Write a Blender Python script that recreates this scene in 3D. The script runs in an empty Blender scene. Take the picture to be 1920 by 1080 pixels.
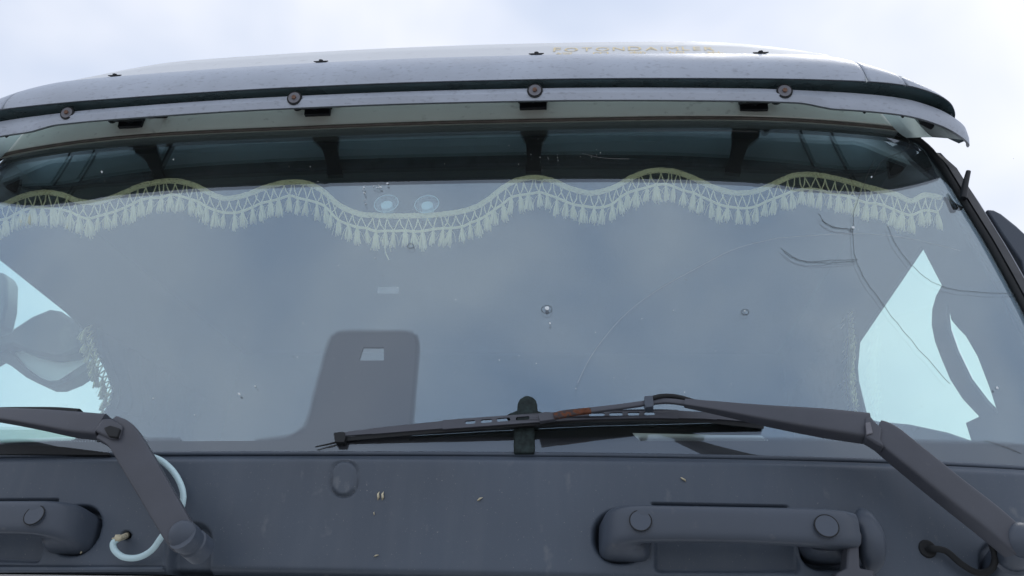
import bpy, bmesh, math, random
from mathutils import Vector, Matrix
from mathutils.geometry import tessellate_polygon
random.seed(7)
R = math.radians
SC = bpy.context.scene
COL = SC.collection

# ------------------------------------------------------------------ camera
FPX = 1526.0
YAW, PITCH, ROLL = R(6.69), R(25.07), R(2.46)
CAM = Vector((.348, 0, 1.6))
_cy, _sy, _cp, _sp = math.cos(YAW), math.sin(YAW), math.cos(PITCH), math.sin(PITCH)
CF = Vector((-_sy*_cp, _cy*_cp, _sp)); CR = Vector((_cy, _sy, 0)); CU = CR.cross(CF)
_c, _s = math.cos(ROLL), math.sin(ROLL)
CR, CU = _c*CR+_s*CU, -_s*CR+_c*CU
cam = bpy.data.cameras.new('camera'); camo = bpy.data.objects.new('camera', cam); COL.objects.link(camo)
cam.sensor_width = 36; cam.lens = 36*FPX/1920; cam.clip_start = .02; cam.clip_end = 2000
m = Matrix.Identity(4)
for i in range(3):
    m[i][0], m[i][1], m[i][2], m[i][3] = CR[i], CU[i], -CF[i], CAM[i]
camo.matrix_world = m
SC.camera = camo

# ------------------------------------------------------------------ sky, sun, exposure
SUN_EL, SUN_AZ = R(56), R(148)
w = bpy.data.worlds.new('World'); SC.world = w; w.use_nodes = True
nt = w.node_tree; nt.nodes.clear()
def N(t, **k):
    n = nt.nodes.new(t)
    for a, b in k.items(): setattr(n, a, b)
    return n
L = lambda a, b: nt.links.new(a, b)
out = N('ShaderNodeOutputWorld'); bg = N('ShaderNodeBackground'); L(bg.outputs[0], out.inputs[0])
sky = N('ShaderNodeTexSky', sky_type='NISHITA', sun_disc=False); sky.sun_elevation = SUN_EL; sky.sun_rotation = R(32)
sc = N('ShaderNodeVectorMath', operation='SCALE'); sc.inputs[3].default_value = .10; L(sky.outputs[0], sc.inputs[0])
tc = N('ShaderNodeTexCoord'); mp = N('ShaderNodeMapping'); mp.inputs['Location'].default_value = (1.3, .4, .2); mp.inputs['Scale'].default_value = (1, 1, 1.7)
L(tc.outputs['Generated'], mp.inputs[0])
n1 = N('ShaderNodeTexNoise'); n1.inputs['Scale'].default_value = 1.9; n1.inputs['Detail'].default_value = 4; n1.inputs['Roughness'].default_value = .5; n1.inputs['Distortion'].default_value = .35
L(mp.outputs[0], n1.inputs['Vector'])
cr = N('ShaderNodeValToRGB'); cr.color_ramp.elements[0].position = .30; cr.color_ramp.elements[1].position = .60
cr.color_ramp.elements[0].color = (.50, .59, .76, 1); cr.color_ramp.elements[1].color = (.86, .88, .95, 1)
L(n1.outputs[0], cr.inputs[0])
mx = N('ShaderNodeMix', data_type='RGBA'); mx.inputs[0].default_value = .9
L(sc.outputs[0], mx.inputs[6]); L(cr.outputs[0], mx.inputs[7]); L(mx.outputs[2], bg.inputs[0]); bg.inputs[1].default_value = .98
sd = bpy.data.lights.new('sun', 'SUN'); sd.energy = 1.0; sd.angle = R(25); sd.color = (1, .97, .93)
so = bpy.data.objects.new('sun', sd); COL.objects.link(so); so.location = (3, -3, 8)
sdir = Vector((math.cos(SUN_EL)*math.sin(SUN_AZ), -math.cos(SUN_EL)*math.cos(SUN_AZ), math.sin(SUN_EL)))
so.rotation_euler = sdir.to_track_quat('Z', 'Y').to_euler()
vs = SC.view_settings; vs.view_transform = 'Standard'; vs.look = 'None'; vs.gamma = 1; vs.exposure = .28; vs.use_curve_mapping = False
SC.cycles.max_bounces = 12; SC.cycles.transparent_max_bounces = 16; SC.cycles.caustics_reflective = False; SC.cycles.caustics_refractive = False

# ------------------------------------------------------------------ helpers
def ray(x, y): return CF + (x-960)/FPX*CR + (540-y)/FPX*CU
def proj(P):
    d = P-CAM; z = d.dot(CF); return 960+FPX*d.dot(CR)/z, 540-FPX*d.dot(CU)/z
TG = .2425
def G(X, Z): return 1.115+.045*X*X+.05*X**4+TG*(Z-1.87)          # windscreen surface, y of (x,z)
def PN(X, Z): return 1.100+.045*X*X+.05*X**4+.06*(Z-1.87)        # front panel surface
def hit(x, y, fn, d=0.0):
    v = ray(x, y); t = 1.2/v.y
    for _ in range(12):
        P = CAM+t*v; e = fn(P.x, P.z)-d-P.y
        P2 = CAM+(t+1e-4)*v; e2 = fn(P2.x, P2.z)-d-P2.y
        g = (e2-e)/1e-4
        if abs(g) < 1e-6: break
        t -= e/g
    return CAM+t*v
def atX(x, y, X): v = ray(x, y); return CAM+v*((X-CAM.x)/v.x)
def atZ(x, y, Z): v = ray(x, y); return CAM+v*((Z-CAM.z)/v.z)
GN = Vector((0, -math.cos(math.atan(TG)), math.sin(math.atan(TG))))
YN = Vector((0, -1, 0))
def lerp(a, b, t): return a+(b-a)*t
def interp(x, pts):
    if x <= pts[0][0]: return pts[0][1]
    for (a, b), (c, d) in zip(pts, pts[1:]):
        if x <= c: return lerp(b, d, (x-a)/(c-a))
    return pts[-1][1]
def sstep(a, b, x):
    t = min(1, max(0, (x-a)/(b-a))); return t*t*(3-2*t)
def spline(pts, n):
    """Catmull-Rom through tuples, n samples in all, even in parameter."""
    P = [Vector(p) if len(p) <= 4 else p for p in pts]; o = []
    for i in range(n):
        s = i/(n-1)*(len(P)-1); k = min(int(s), len(P)-2); t = s-k
        a, b, c, d = P[max(k-1, 0)], P[k], P[k+1], P[min(k+2, len(P)-1)]
        o.append(.5*((2*b)+(c-a)*t+(2*a-5*b+4*c-d)*t*t+(3*b-a-3*c+d)*t**3))
    return o
def resample(pts, step):
    o = [pts[0]]; acc = 0
    for a, b in zip(pts, pts[1:]):
        l = (b-a).length; s = step-acc
        while s <= l and l > 0:
            o.append(a+(b-a)*(s/l)); s += step
        acc = (acc+l) % step if l > 0 else acc
    return o

def link(name, me, mat, parent=None, smooth=True):
    o = bpy.data.objects.new(name, me); COL.objects.link(o)
    if mat is not None and not me.materials: me.materials.append(mat)
    if smooth:
        for p in me.polygons: p.use_smooth = True
    if parent is not None:
        o.parent = parent
        o.matrix_parent_inverse = Matrix.Translation(parent.location).inverted() if parent.type == 'EMPTY' else Matrix.Identity(4)
    return o
def mesh(name, V, Fc, mat, parent=None, smooth=True):
    me = bpy.data.meshes.new(name); me.from_pydata([tuple(v) for v in V], [], Fc); me.update()
    return link(name, me, mat, parent, smooth)
def auto(o, ang=35):
    me = o.data; bm = bmesh.new(); bm.from_mesh(me)
    bmesh.ops.recalc_face_normals(bm, faces=bm.faces)
    for e in bm.edges: e.smooth = e.calc_face_angle(0) < R(ang) if len(e.link_faces) == 2 else True
    bm.to_mesh(me); bm.free(); return o
def bevel(o, wd, seg=2, ang=35):
    b = o.modifiers.new('bevel', 'BEVEL'); b.width = wd; b.segments = seg; b.limit_method = 'ANGLE'; b.angle_limit = R(ang); b.harden_normals = False
    return o
def tag(o, label=None, cat=None, group=None, kind=None):
    for k, v in (('label', label), ('category', cat), ('group', group), ('kind', kind)):
        if v: o[k] = v
    return o
def empty(name, loc, label, cat, group=None):
    o = bpy.data.objects.new(name, None); o.location = loc; o.empty_display_size = .1; COL.objects.link(o)
    return tag(o, label, cat, group)
class MB:
    def __init__(s): s.V = []; s.F = []
    def add(s, V, Fc):
        k = len(s.V); s.V += [Vector(v) for v in V]; s.F += [tuple(i+k for i in f) for f in Fc]
    def ring_loft(s, rings, cap=True, closed=True):
        k = len(s.V); n = len(rings[0])
        for r in rings: s.V += r
        for i in range(len(rings)-1):
            for j in range(n if closed else n-1):
                a = k+i*n+j; b = k+i*n+(j+1) % n; s.F.append((a, b, b+n, a+n))
        if cap:
            s.F.append(tuple(k+j for j in reversed(range(n)))); s.F.append(tuple(k+(len(rings)-1)*n+j for j in range(n)))
    def tube(s, pts, r, sides=6, cap=True):
        rs = r if isinstance(r, (list, tuple)) else [r]*len(pts); rings = []
        U = None
        for i, p in enumerate(pts):
            T = (pts[min(i+1, len(pts)-1)]-pts[max(i-1, 0)]).normalized()
            if U is None: U = T.orthogonal().normalized()
            U = (U-T*U.dot(T)).normalized(); V2 = T.cross(U)
            rings.append([p+rs[i]*(math.cos(2*math.pi*j/sides)*U+math.sin(2*math.pi*j/sides)*V2) for j in range(sides)])
        s.ring_loft(rings, cap)
    def cyl(s, c, ax, r, h, sides=20, r2=None):
        ax = ax.normalized(); s.tube([c, c+ax*h], [r, r if r2 is None else r2], sides)
    def dome(s, c, ax, r, h, sides=20, n=5):
        ax = ax.normalized()
        s.tube([c+ax*h*math.sin(a*math.pi/2/n) for a in range(n)]+[c+ax*h], [r*math.cos(a*math.pi/2/n) for a in range(n)]+[r*.04], sides)
    def box(s, c, dx, dy, dz):
        V = [c+dx*i+dy*j+dz*k for i in (-1, 1) for j in (-1, 1) for k in (-1, 1)]
        s.add(V, [(0, 1, 3, 2), (4, 6, 7, 5), (0, 4, 5, 1), (2, 3, 7, 6), (0, 2, 6, 4), (1, 5, 7, 3)])
    def build(s, name, mat, parent=None, smooth=True): return mesh(name, s.V, s.F, mat, parent, smooth)

def plate(name, outline, mat, parent, fn, d=0, th=.004, holes=(), nrm=None, bev=0, mapper=None):
    """Thick plate whose outline (pixels) is laid on surface fn at stand-off d."""
    nrm = GN if nrm is None else nrm
    polys = [list(outline)]+[list(h) for h in holes]
    flat = [p for q in polys for p in q]
    tris = tessellate_polygon([[Vector((x, y, 0)) for x, y in q] for q in polys])
    df = d if callable(d) else (lambda x, y: d)
    mapper = mapper or (lambda x, y: hit(x, y, fn, df(x, y)))
    A = [mapper(x, y) for x, y in flat]; B = [p-nrm*th for p in A]; n = len(A)
    Fc = [tuple(t) for t in tris]+[tuple(i+n for i in reversed(t)) for t in tris]
    k = 0
    for q in polys:
        l = len(q)
        for j in range(l):
            a, b = k+j, k+(j+1) % l; Fc.append((a, b, b+n, a+n))
        k += l
    o = mesh(name, A+B, Fc, mat, parent)
    auto(o, 30)
    if bev: bevel(o, bev)
    return o
def beam(name, st, mat, parent, fn, ref='normal', nexp=4, n=24, sides=20, mapper=None):
    """Loft: stations (px, py, standoff, half-height px->m metres a, half-thickness b)."""
    P = [hit(x, y, fn, d) for x, y, d, a, b in st]
    c = spline(P, n); ab = spline([(a, b, 0) for x, y, d, a, b in st], n); rings = []
    for i, p in enumerate(c):
        T = (c[min(i+1, n-1)]-c[max(i-1, 0)]).normalized()
        if ref == 'normal':
            V2 = GN-T*GN.dot(T); V2.normalize(); U = T.cross(V2)
        else:
            U = Vector((0, 0, 1)); U = (U-T*U.dot(T)).normalized(); V2 = T.cross(U)
        ring = []
        for j in range(sides):
            t = 2*math.pi*(j+.5)/sides; cs, sn = math.cos(t), math.sin(t)
            ring.append(p+U*(math.copysign(abs(cs)**(2/nexp), cs)*ab[i].x)+V2*(math.copysign(abs(sn)**(2/nexp), sn)*ab[i].y))
        rings.append(ring)
    mb = MB(); mb.ring_loft(rings); o = mb.build(name, mat, parent); auto(o, 50); return o
def circ(x, y, r, n=24, ry=None): return [(x+r*math.cos(2*math.pi*i/n), y+(ry or r)*math.sin(2*math.pi*i/n)) for i in range(n)]
def stad(x0, y0, x1, y1, r, n=6, slope=0.0):
    o = []
    for cx, cy, a0 in ((x1-r, y0+r, -90), (x1-r, y1-r, 0), (x0+r, y1-r, 90), (x0+r, y0+r, 180)):
        for i in range(n+1):
            a = R(a0+90*i/n); o.append((cx+r*math.cos(a), cy+r*math.sin(a)+slope*(cx+r*math.cos(a)-x0)))
    return o

# ------------------------------------------------------------------ materials
def mat(name, col, rough=.5, spec=.5, metal=0, var=0, vscale=8, bump=0, bscale=200, dirt=None, dscale=(30, 30, 30), damt=.5, dlo=.60, dhi=.72, streak=0):
    M = bpy.data.materials.new(name); M.use_nodes = True; t = M.node_tree; b = t.nodes['Principled BSDF']
    b.inputs['Base Color'].default_value = (*col, 1); b.inputs['Roughness'].default_value = rough
    b.inputs['Specular IOR Level'].default_value = spec; b.inputs['Metallic'].default_value = metal
    tcn = t.nodes.new('ShaderNodeTexCoord'); col_out = None
    def noise(scale, det=5, vec=None):
        n = t.nodes.new('ShaderNodeTexNoise'); n.inputs['Scale'].default_value = scale; n.inputs['Detail'].default_value = det
        t.links.new(vec or tcn.outputs['Object'], n.inputs['Vector']); return n
    def mixc(f, a, bcol):
        x = t.nodes.new('ShaderNodeMix'); x.data_type = 'RGBA'; t.links.new(f, x.inputs[0])
        if isinstance(a, tuple): x.inputs[6].default_value = (*a, 1)
        else: t.links.new(a, x.inputs[6])
        x.inputs[7].default_value = (*bcol, 1); return x.outputs[2]
    if var:
        n = noise(vscale); r = t.nodes.new('ShaderNodeMapRange'); r.inputs[1].default_value = .3; r.inputs[2].default_value = .7
        t.links.new(n.outputs[0], r.inputs[0])
        x = t.nodes.new('ShaderNodeMix'); x.data_type = 'RGBA'; t.links.new(r.outputs[0], x.inputs[0])
        x.inputs[6].default_value = (*[c*(1-var) for c in col], 1); x.inputs[7].default_value = (*[c*(1+var) for c in col], 1); col_out = x.outputs[2]
        rr = t.nodes.new('ShaderNodeMapRange'); rr.inputs[1].default_value = .3; rr.inputs[2].default_value = .7; rr.inputs[3].default_value = max(0, rough-.08); rr.inputs[4].default_value = rough+.1
        t.links.new(n.outputs[0], rr.inputs[0]); t.links.new(rr.outputs[0], b.inputs['Roughness'])
    if dirt:
        mpn = t.nodes.new('ShaderNodeMapping'); mpn.inputs['Scale'].default_value = dscale; t.links.new(tcn.outputs['Object'], mpn.inputs[0])
        n = noise(1, 8, mpn.outputs[0]); r = t.nodes.new('ShaderNodeMapRange'); r.inputs[1].default_value = dlo; r.inputs[2].default_value = dhi; r.inputs[4].default_value = damt
        t.links.new(n.outputs[0], r.inputs[0]); col_out = mixc(r.outputs[0], col_out or col, dirt)
    if streak:
        mpn = t.nodes.new('ShaderNodeMapping'); mpn.inputs['Scale'].default_value = (38, 38, 5); t.links.new(tcn.outputs['Object'], mpn.inputs[0])
        n = noise(1, 6, mpn.outputs[0]); r = t.nodes.new('ShaderNodeMapRange'); r.inputs[1].default_value = .45; r.inputs[2].default_value = .85; r.inputs[4].default_value = streak
        t.links.new(n.outputs[0], r.inputs[0]); col_out = mixc(r.outputs[0], col_out or col, (.23, .24, .25))
        n = noise(420, 2); r = t.nodes.new('ShaderNodeMapRange'); r.inputs[1].default_value = .70; r.inputs[2].default_value = .78; r.inputs[4].default_value = .5
        t.links.new(n.outputs[0], r.inputs[0]); col_out = mixc(r.outputs[0], col_out, (.36, .36, .34))
    if col_out: t.links.new(col_out, b.inputs['Base Color'])
    if bump:
        n = noise(bscale, 3); bp = t.nodes.new('ShaderNodeBump'); bp.inputs['Strength'].default_value = bump; bp.inputs['Distance'].default_value = .002
        t.links.new(n.outputs[0], bp.inputs['Height']); t.links.new(bp.outputs[0], b.inputs['Normal'])
    return M
def glass(name, tint, r0, dust=0.0, rough=0.0):
    M = bpy.data.materials.new(name); M.use_nodes = True; t = M.node_tree; t.nodes.clear()
    nn = lambda ty: t.nodes.new(ty)
    o = nn('ShaderNodeOutputMaterial'); tr = nn('ShaderNodeBsdfTransparent'); tr.inputs[0].default_value = (*tint, 1)
    gl = nn('ShaderNodeBsdfGlossy'); gl.inputs['Roughness'].default_value = rough; gl.inputs[0].default_value = (.75, .87, 1.0, 1)
    ge = nn('ShaderNodeNewGeometry'); dt = nn('ShaderNodeVectorMath'); dt.operation = 'DOT_PRODUCT'
    t.links.new(ge.outputs['Incoming'], dt.inputs[0]); t.links.new(ge.outputs['Normal'], dt.inputs[1])
    def ma(op, a, b=None):
        x = nn('ShaderNodeMath'); x.operation = op
        for i, v in enumerate((a, b)):
            if v is None: continue
            if isinstance(v, (int, float)): x.inputs[i].default_value = v
            else: t.links.new(v, x.inputs[i])
        return x.outputs[0]
    f = ma('ADD', ma('MULTIPLY', ma('POWER', ma('SUBTRACT', 1.0, ma('ABSOLUTE', dt.outputs['Value'])), 5), 1-r0), r0)
    mx = nn('ShaderNodeMixShader'); t.links.new(f, mx.inputs[0]); t.links.new(tr.outputs[0], mx.inputs[1]); t.links.new(gl.outputs[0], mx.inputs[2])
    last = mx.outputs[0]
    if dust:
        df = nn('ShaderNodeBsdfDiffuse'); df.inputs[0].default_value = (.55, .56, .52, 1)
        tcn = nn('ShaderNodeTexCoord'); n = nn('ShaderNodeTexNoise'); n.inputs['Scale'].default_value = 3.2; n.inputs['Detail'].default_value = 7; n.inputs['Roughness'].default_value = .62
        t.links.new(tcn.outputs['Object'], n.inputs['Vector'])
        r = nn('ShaderNodeMapRange'); r.inputs[1].default_value = .35; r.inputs[2].default_value = .75; r.inputs[3].default_value = dust*.3; r.inputs[4].default_value = dust
        t.links.new(n.outputs[0], r.inputs[0])
        n2 = nn('ShaderNodeTexNoise'); n2.inputs['Scale'].default_value = 170; n2.inputs['Detail'].default_value = 2
        t.links.new(tcn.outputs['Object'], n2.inputs['Vector'])
        r2 = nn('ShaderNodeMapRange'); r2.inputs[1].default_value = .74; r2.inputs[2].default_value = .80; r2.inputs[4].default_value = .35; t.links.new(n2.outputs[0], r2.inputs[0])
        m2 = nn('ShaderNodeMixShader'); t.links.new(ma('ADD', r.outputs[0], r2.outputs[0]), m2.inputs[0]); t.links.new(last, m2.inputs[1]); t.links.new(df.outputs[0], m2.inputs[2]); last = m2.outputs[0]
    t.links.new(last, o.inputs[0]); return M

M = {}
M['plastic'] = mat('dark grey plastic', (.070, .090, .120), .46, .45, var=.16, vscale=4, bump=.10, bscale=900, dirt=(.20, .21, .22), dscale=(45, 45, 30), damt=.45, dlo=.66, dhi=.80, streak=.09)
M['handle'] = mat('handle plastic', (.062, .078, .105), .42, .5, var=.08, vscale=9, bump=.08, bscale=1200, dirt=(.2, .2, .2), dscale=(60, 60, 60), damt=.3, dlo=.66, dhi=.8)
M['arm'] = mat('wiper paint', (.068, .073, .090), .45, .45, var=.12, vscale=20, bump=.05, bscale=700, dirt=(.16, .16, .15), dscale=(70, 70, 70), damt=.4, dlo=.66, dhi=.8)
M['deflector'] = mat('smoked deflector', (.20, .215, .25), .3, .5, var=.08, vscale=10)
M['rubber'] = mat('black rubber', (.016, .018, .02), .6, .3, var=.2, vscale=30)
M['black'] = mat('black metal', (.012, .014, .018), .5, .4, var=.15, vscale=20)
M['visor'] = mat('visor paint', (.42, .465, .54), .42, .4, var=.10, vscale=9, dirt=(.12, .12, .135), dscale=(85, 130, 190), damt=.55, dlo=.56, dhi=.82, bump=.04, bscale=120)
M['under'] = mat('visor underside', (.66, .76, .80), .45, .4, var=.08, vscale=6, dirt=(.1, .1, .1), dscale=(40, 40, 40), damt=.4, dlo=.64, dhi=.8)
M['white'] = mat('white paint', (.74, .76, .78), .55, .3, var=.03, vscale=5, dirt=(.35, .34, .32), dscale=(30, 50, 50), damt=.4, dlo=.62, dhi=.8)
M['header'] = mat('header paint', (.86, .90, .83), .35, .5, var=.05, vscale=6, dirt=(.18, .18, .15), dscale=(40, 40, 60), damt=.5, dlo=.62, dhi=.78)
M['light_sheet'] = mat('added translucent sheet', (.45, .58, .60), .5, .3)  # for the added sheet that lets skylight through to the header
_t = M['light_sheet'].node_tree; _tr = _t.nodes.new('ShaderNodeBsdfTranslucent'); _tr.inputs[0].default_value = (.58, .70, .70, 1); _mx = _t.nodes.new('ShaderNodeMixShader'); _mx.inputs[0].default_value = .75
_t.links.new(_t.nodes['Principled BSDF'].outputs[0], _mx.inputs[1]); _t.links.new(_tr.outputs[0], _mx.inputs[2]); _t.links.new(_mx.outputs[0], _t.nodes['Material Output'].inputs[0])
M['channel'] = mat('shaded channel paint', (.07, .115, .13), .3, .6, var=.3, vscale=25)  # visor paint darkened: shade inside the recess put into the colour
M['frit'] = mat('ceramic band', (.028, .028, .040), .35, .5)
M['seal'] = mat('seal rubber', (.13, .115, .10), .5, .4, var=.3, vscale=40)
M['inside'] = mat('cab lining', (.035, .038, .042), .8, .2, var=.15, vscale=4)
M['cream'] = mat('cream thread', (.99, .93, .60), .8, .2, var=.05, vscale=120)
_t = M['cream'].node_tree; _tr = _t.nodes.new('ShaderNodeBsdfTranslucent'); _tr.inputs[0].default_value = (.99, .95, .78, 1); _mx = _t.nodes.new('ShaderNodeMixShader'); _mx.inputs[0].default_value = .30
_t.links.new(_t.nodes['Principled BSDF'].outputs[0], _mx.inputs[1]); _t.links.new(_tr.outputs[0], _mx.inputs[2]); _t.links.new(_mx.outputs[0], _t.nodes['Material Output'].inputs[0])
M['braid'] = mat('cream braid', (.93, .89, .66), .75, .2, var=.25, vscale=300, bump=.6, bscale=900)
M['cloth'] = mat('curtain cloth', (.034, .037, .041), .9, .1, var=.1, vscale=15)
M['rust'] = mat('rust', (.17, .065, .035), .85, .2, var=.5, vscale=160, bump=.5, bscale=400, dirt=(.05, .05, .055), dscale=(160, 160, 160), damt=.9, dlo=.46, dhi=.54)
M['rustdull'] = mat('dull rust', (.19, .11, .08), .8, .2, var=.35, vscale=220)
M['steel'] = mat('dull steel', (.17, .17, .19), .5, .4, metal=.2, var=.2, vscale=60)
M['hose'] = mat('pale blue hose', (.58, .78, .82), .3, .5, var=.04, vscale=20)
M['gold'] = mat('gold print', (.84, .70, .42), .5, .4, dirt=(.74, .76, .78), dscale=(120, 120, 120), damt=.6, dlo=.52, dhi=.66)
M['husk'] = mat('dry husk', (.55, .50, .36), .8, .2, var=.3, vscale=200)
M['paper'] = mat('white paper', (.93, .95, .95), .7, .2)
M['ice'] = mat('frosted plastic', (.50, .72, .78), .4, .5)
M['chip'] = mat('chipped glass', (.75, .80, .82), .3, .6)
M['crack'] = mat('crack edge', (.05, .055, .06), .4, .5)
M['scratch'] = mat('scratch', (.95, .95, .95), .6, .3)
M['ground'] = mat('concrete yard', (.30, .295, .285), .9, .2, var=.2, vscale=1.5)
M['holder'] = mat('holder plastic', (.02, .03, .03), .7, .2, var=.5, vscale=160)
M['glass'] = glass('windscreen glass', (.95, 1.0, .985), .135, dust=.035)
M['glassin'] = glass('windscreen inner face', (.95, 1.0, .985), .25)
M['sideglass'] = glass('side window glass', (.88, 1.0, .95), .02, dust=.015)
M['clear'] = glass('clear cup plastic', (.93, .97, .98), .10)

# ------------------------------------------------------------------ setting
gr = mesh('ground', [(-300, -300, 0), (300, -300, 0), (300, 300, 0), (-300, 300, 0)], [(0, 1, 2, 3)], M['ground']); tag(gr, kind='structure')

truck = empty('truck', (0, 1.9, 0), 'truck cab with wide tinted windscreen, grey sun visor and dark plastic front panel', 'truck')

# ------------------------------------------------------------------ front panel (pockets pressed into one skin)
def sd_round(px, py, x0, y0, x1, y1, r):
    cx, cy = (x0+x1)/2, (y0+y1)/2; qx = abs(px-cx)-(x1-x0)/2+r; qy = abs(py-cy)-(y1-y0)/2+r
    return math.hypot(max(qx, 0), max(qy, 0))+min(max(qx, qy), 0)-r
def ztop(X): return 1.8635+.014*X
def zbot(X): return 1.7005+.014*X
def pocket(X, Z):
    """Depth (m) pressed into the panel at X,Z; positive goes into the cab."""
    d = 0.0
    P0 = Vector((abs(X), PN(X, Z), Z+.014*(abs(X)-X))); x, y = proj(P0)
    # hand grip recess, slot above it, shallow tray beneath the grip
    s = sd_round(x, y, 1114, 957, 1215, 1056, 46); d = max(d, .030*sstep(4, -10, s))
    s = sd_round(x, y, 1500, 975, 1652, 1068, 40); d = max(d, .030*sstep(4, -10, s))
    s = sd_round(x, y+(1475-x)*.02, 1223, 949, 1475, 962, 2); d = max(d, .012*sstep(1.5, -1.5, s))
    s = sd_round(x, y, 1230, 975, 1500, 1071, 8); d = max(d, .016*sstep(5, -5, s))
    x, y = proj(Vector((X, PN(X, Z), Z)))
    # left wiper spindle pocket running down to the lower edge
    s = sd_round(x+(y-1000)*.10, y, 318, 981, 396, 1200, 34); d = max(d, .022*sstep(4, -8, s))
    # right wiper spindle pocket
    s = sd_round(x, y, 1838, 1010, 1990, 1200, 40); d = max(d, .020*sstep(4, -8, s))
    # small hole for the washer nozzle
    s = math.hypot(x-237, y-1003)-7; d = max(d, .02*sstep(1.5, -1.5, s))
    # oval blanking cover: groove round it, cover a touch proud
    s = sd_round(x+(y-897)*.03, y, 621, 864, 669, 931, 24)
    d += .0035*math.exp(-(s/1.8)**2)-.003*sstep(0, -6, s)
    return d
def panel_pt(X, v):
    z = lerp(ztop(X), zbot(X), v)
    roll = .012*math.exp(-(v/.034)**2)+.016*math.exp(-((1-v)/.03)**2)
    # two shallow shoulders across the panel
    return Vector((X, PN(X, z)+roll+pocket(X, z), z))
XS = [-1.06+i*2.12/760 for i in range(761)]; nv = 96
V = [panel_pt(X, j/nv) for X in XS for j in range(nv+1)]; Fc = []
for i in range(760):
    for j in range(nv):
        a = i*(nv+1)+j; Fc.append((a, a+1, a+nv+2, a+nv+1))
panel = mesh('front_panel', V, Fc, M['plastic'], truck); panel['label'] = 'dark grey plastic front panel with dust marks'
# scuttle strip between the panel and the glass
def strip(name, lo, hi, mt, par, n=60, x0=-1.05, x1=1.05, th=.004):
    mb = MB(); rings = []
    for i in range(n+1):
        X = x0+(x1-x0)*i/n; a, b = lo(X), hi(X); t = Vector((0, th, 0)); rings.append([a, b, b+t, a+t])
    mb.ring_loft(rings); o = mb.build(name, mt, par); auto(o, 40); return o
mb = MB(); mb.tube([Vector((X, G(X, ztop(X)+.004)-.002, ztop(X)+.0035)) for X in [-1.05+2.1*i/80 for i in range(81)]], .0032, 8); mb.build('scuttle_strip', M['plastic'], truck)
strip('lower_panel', lambda X: Vector((X, PN(X, 1.3)+.01, .62)), lambda X: Vector((X, PN(X, 1.69)+.012, zbot(X)-.0025)), M['white'], truck)
# raised ledge at lower left
plate('ledge', [(-60, 1062), (306, 1062), (302, 1070), (-60, 1072)], M['plastic'], truck, PN, .006, .02, nrm=YN, bev=.002)
# ------------------------------------------------------------------ windscreen
EDGE = [(1.80, 1.063), (1.87, 1.058), (2.00, 1.050), (2.159, 1.038), (2.229, 1.030), (2.303, 1.020), (2.394, 1.003), (2.487, .986), (2.524, .974), (2.545, .962), (2.565, .93), (2.60, .88)]
def zglass_top(X): return 2.566-.0*X-.25*max(0, abs(X)-.86)**2*10
def glass_pts(off, nx=120, nz=60):
    V = []
    for i in range(nx+1):
        s = -1+2*i/nx
        for j in range(nz+1):
            v = j/nz; zt = 2.575; z = lerp(1.852, zt, v); X = s*interp(z, EDGE); z += .014*X*(1-v)
            V.append(Vector((X, G(X, z)+off, z)))
    return V
nx, nz = 120, 60
Fc = [(i*(nz+1)+j, (i+1)*(nz+1)+j, (i+1)*(nz+1)+j+1, i*(nz+1)+j+1) for i in range(nx) for j in range(nz)]
ws = mesh('windscreen', glass_pts(0), Fc, M['glass'], truck)
sol = ws.modifiers.new('thickness', 'SOLIDIFY'); sol.thickness = .0045; sol.offset = -1; ws.data.materials.append(M['glassin']); sol.material_offset = 1; sol.material_offset_rim = 0
ws['label'] = 'curved tinted windscreen, cracked at the right, sky reflected in it'
# ceramic band along the lower edge and the patch beside the middle, printed on the inner face
BACK = -.0022
def gl(x, y, d=BACK): return hit(x, y, G, d)
zf = lambda X: interp(X, [(-1.06, 1.872), (-.558, 1.880), (-.052, 1.887), (.3, 1.892), (.949, 1.914), (1.06, 1.918)])
mb = MB(); k = 0
for X in [-1.055+2.11*i/160 for i in range(161)]:
    for z in (zf(X), lerp(zf(X), 1.855+.014*X, .5), 1.855+.014*X): mb.V.append(Vector((X, G(X, z)-BACK, z)))
mb.F = [(i*3+j, i*3+3+j, i*3+4+j, i*3+1+j) for i in range(160) for j in range(2)]
mb.build('ceramic_band', M['frit'], ws)
top = [(480, 830), (500, 827), (545, 822), (572, 806), (582, 785), (594, 735), (617, 650), (622, 636), (632, 627), (650, 625), (765, 625), (775, 629), (779, 640), (779, 660), (774, 720), (768, 790), (766, 829)]
plate('ceramic_patch', top+[(766, 834), (480, 834)], M['frit'], ws, G, BACK-.0004, .0004, holes=[[(681, 651), (720, 651), (720, 676), (673, 676)]])
# dotted fade of the ceramic band: three rows of shrinking dots
mb = MB()
def dots(path, step=5.2):
    pp = resample([Vector((x, y, 0)) for x, y in path], step)
    for i, p in enumerate(pp[:-1]):
        t = (pp[i+1]-p).normalized(); nv_ = Vector((t.y, -t.x, 0))
        for k, (off, r) in enumerate(((1.6, 2.2), (4.4, 1.75), (7.0, 1.25))):
            q = p+nv_*off+t*(step/2 if k % 2 else 0); n0 = len(mb.V)
            mb.V += [gl(q.x+r*math.cos(a*math.pi/3), q.y+r*math.sin(a*math.pi/3)) for a in range(6)]; mb.F.append(tuple(range(n0, n0+6)))
zpx = lambda X: proj(Vector((X, G(X, zf(X))-BACK, zf(X))))
dots([zpx(-.75+.75*i/40) for i in range(27)]); dots(top); dots([zpx(.085+.95*i/60) for i in range(61)])
tag(mb.build('dot_fade', M['frit'], ws), kind='stuff')
# sticker on the glass
plate('sticker', [(709, 538), (750, 538), (747, 550), (707, 550)], M['steel'], ws, G, -.012, .001)
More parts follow.
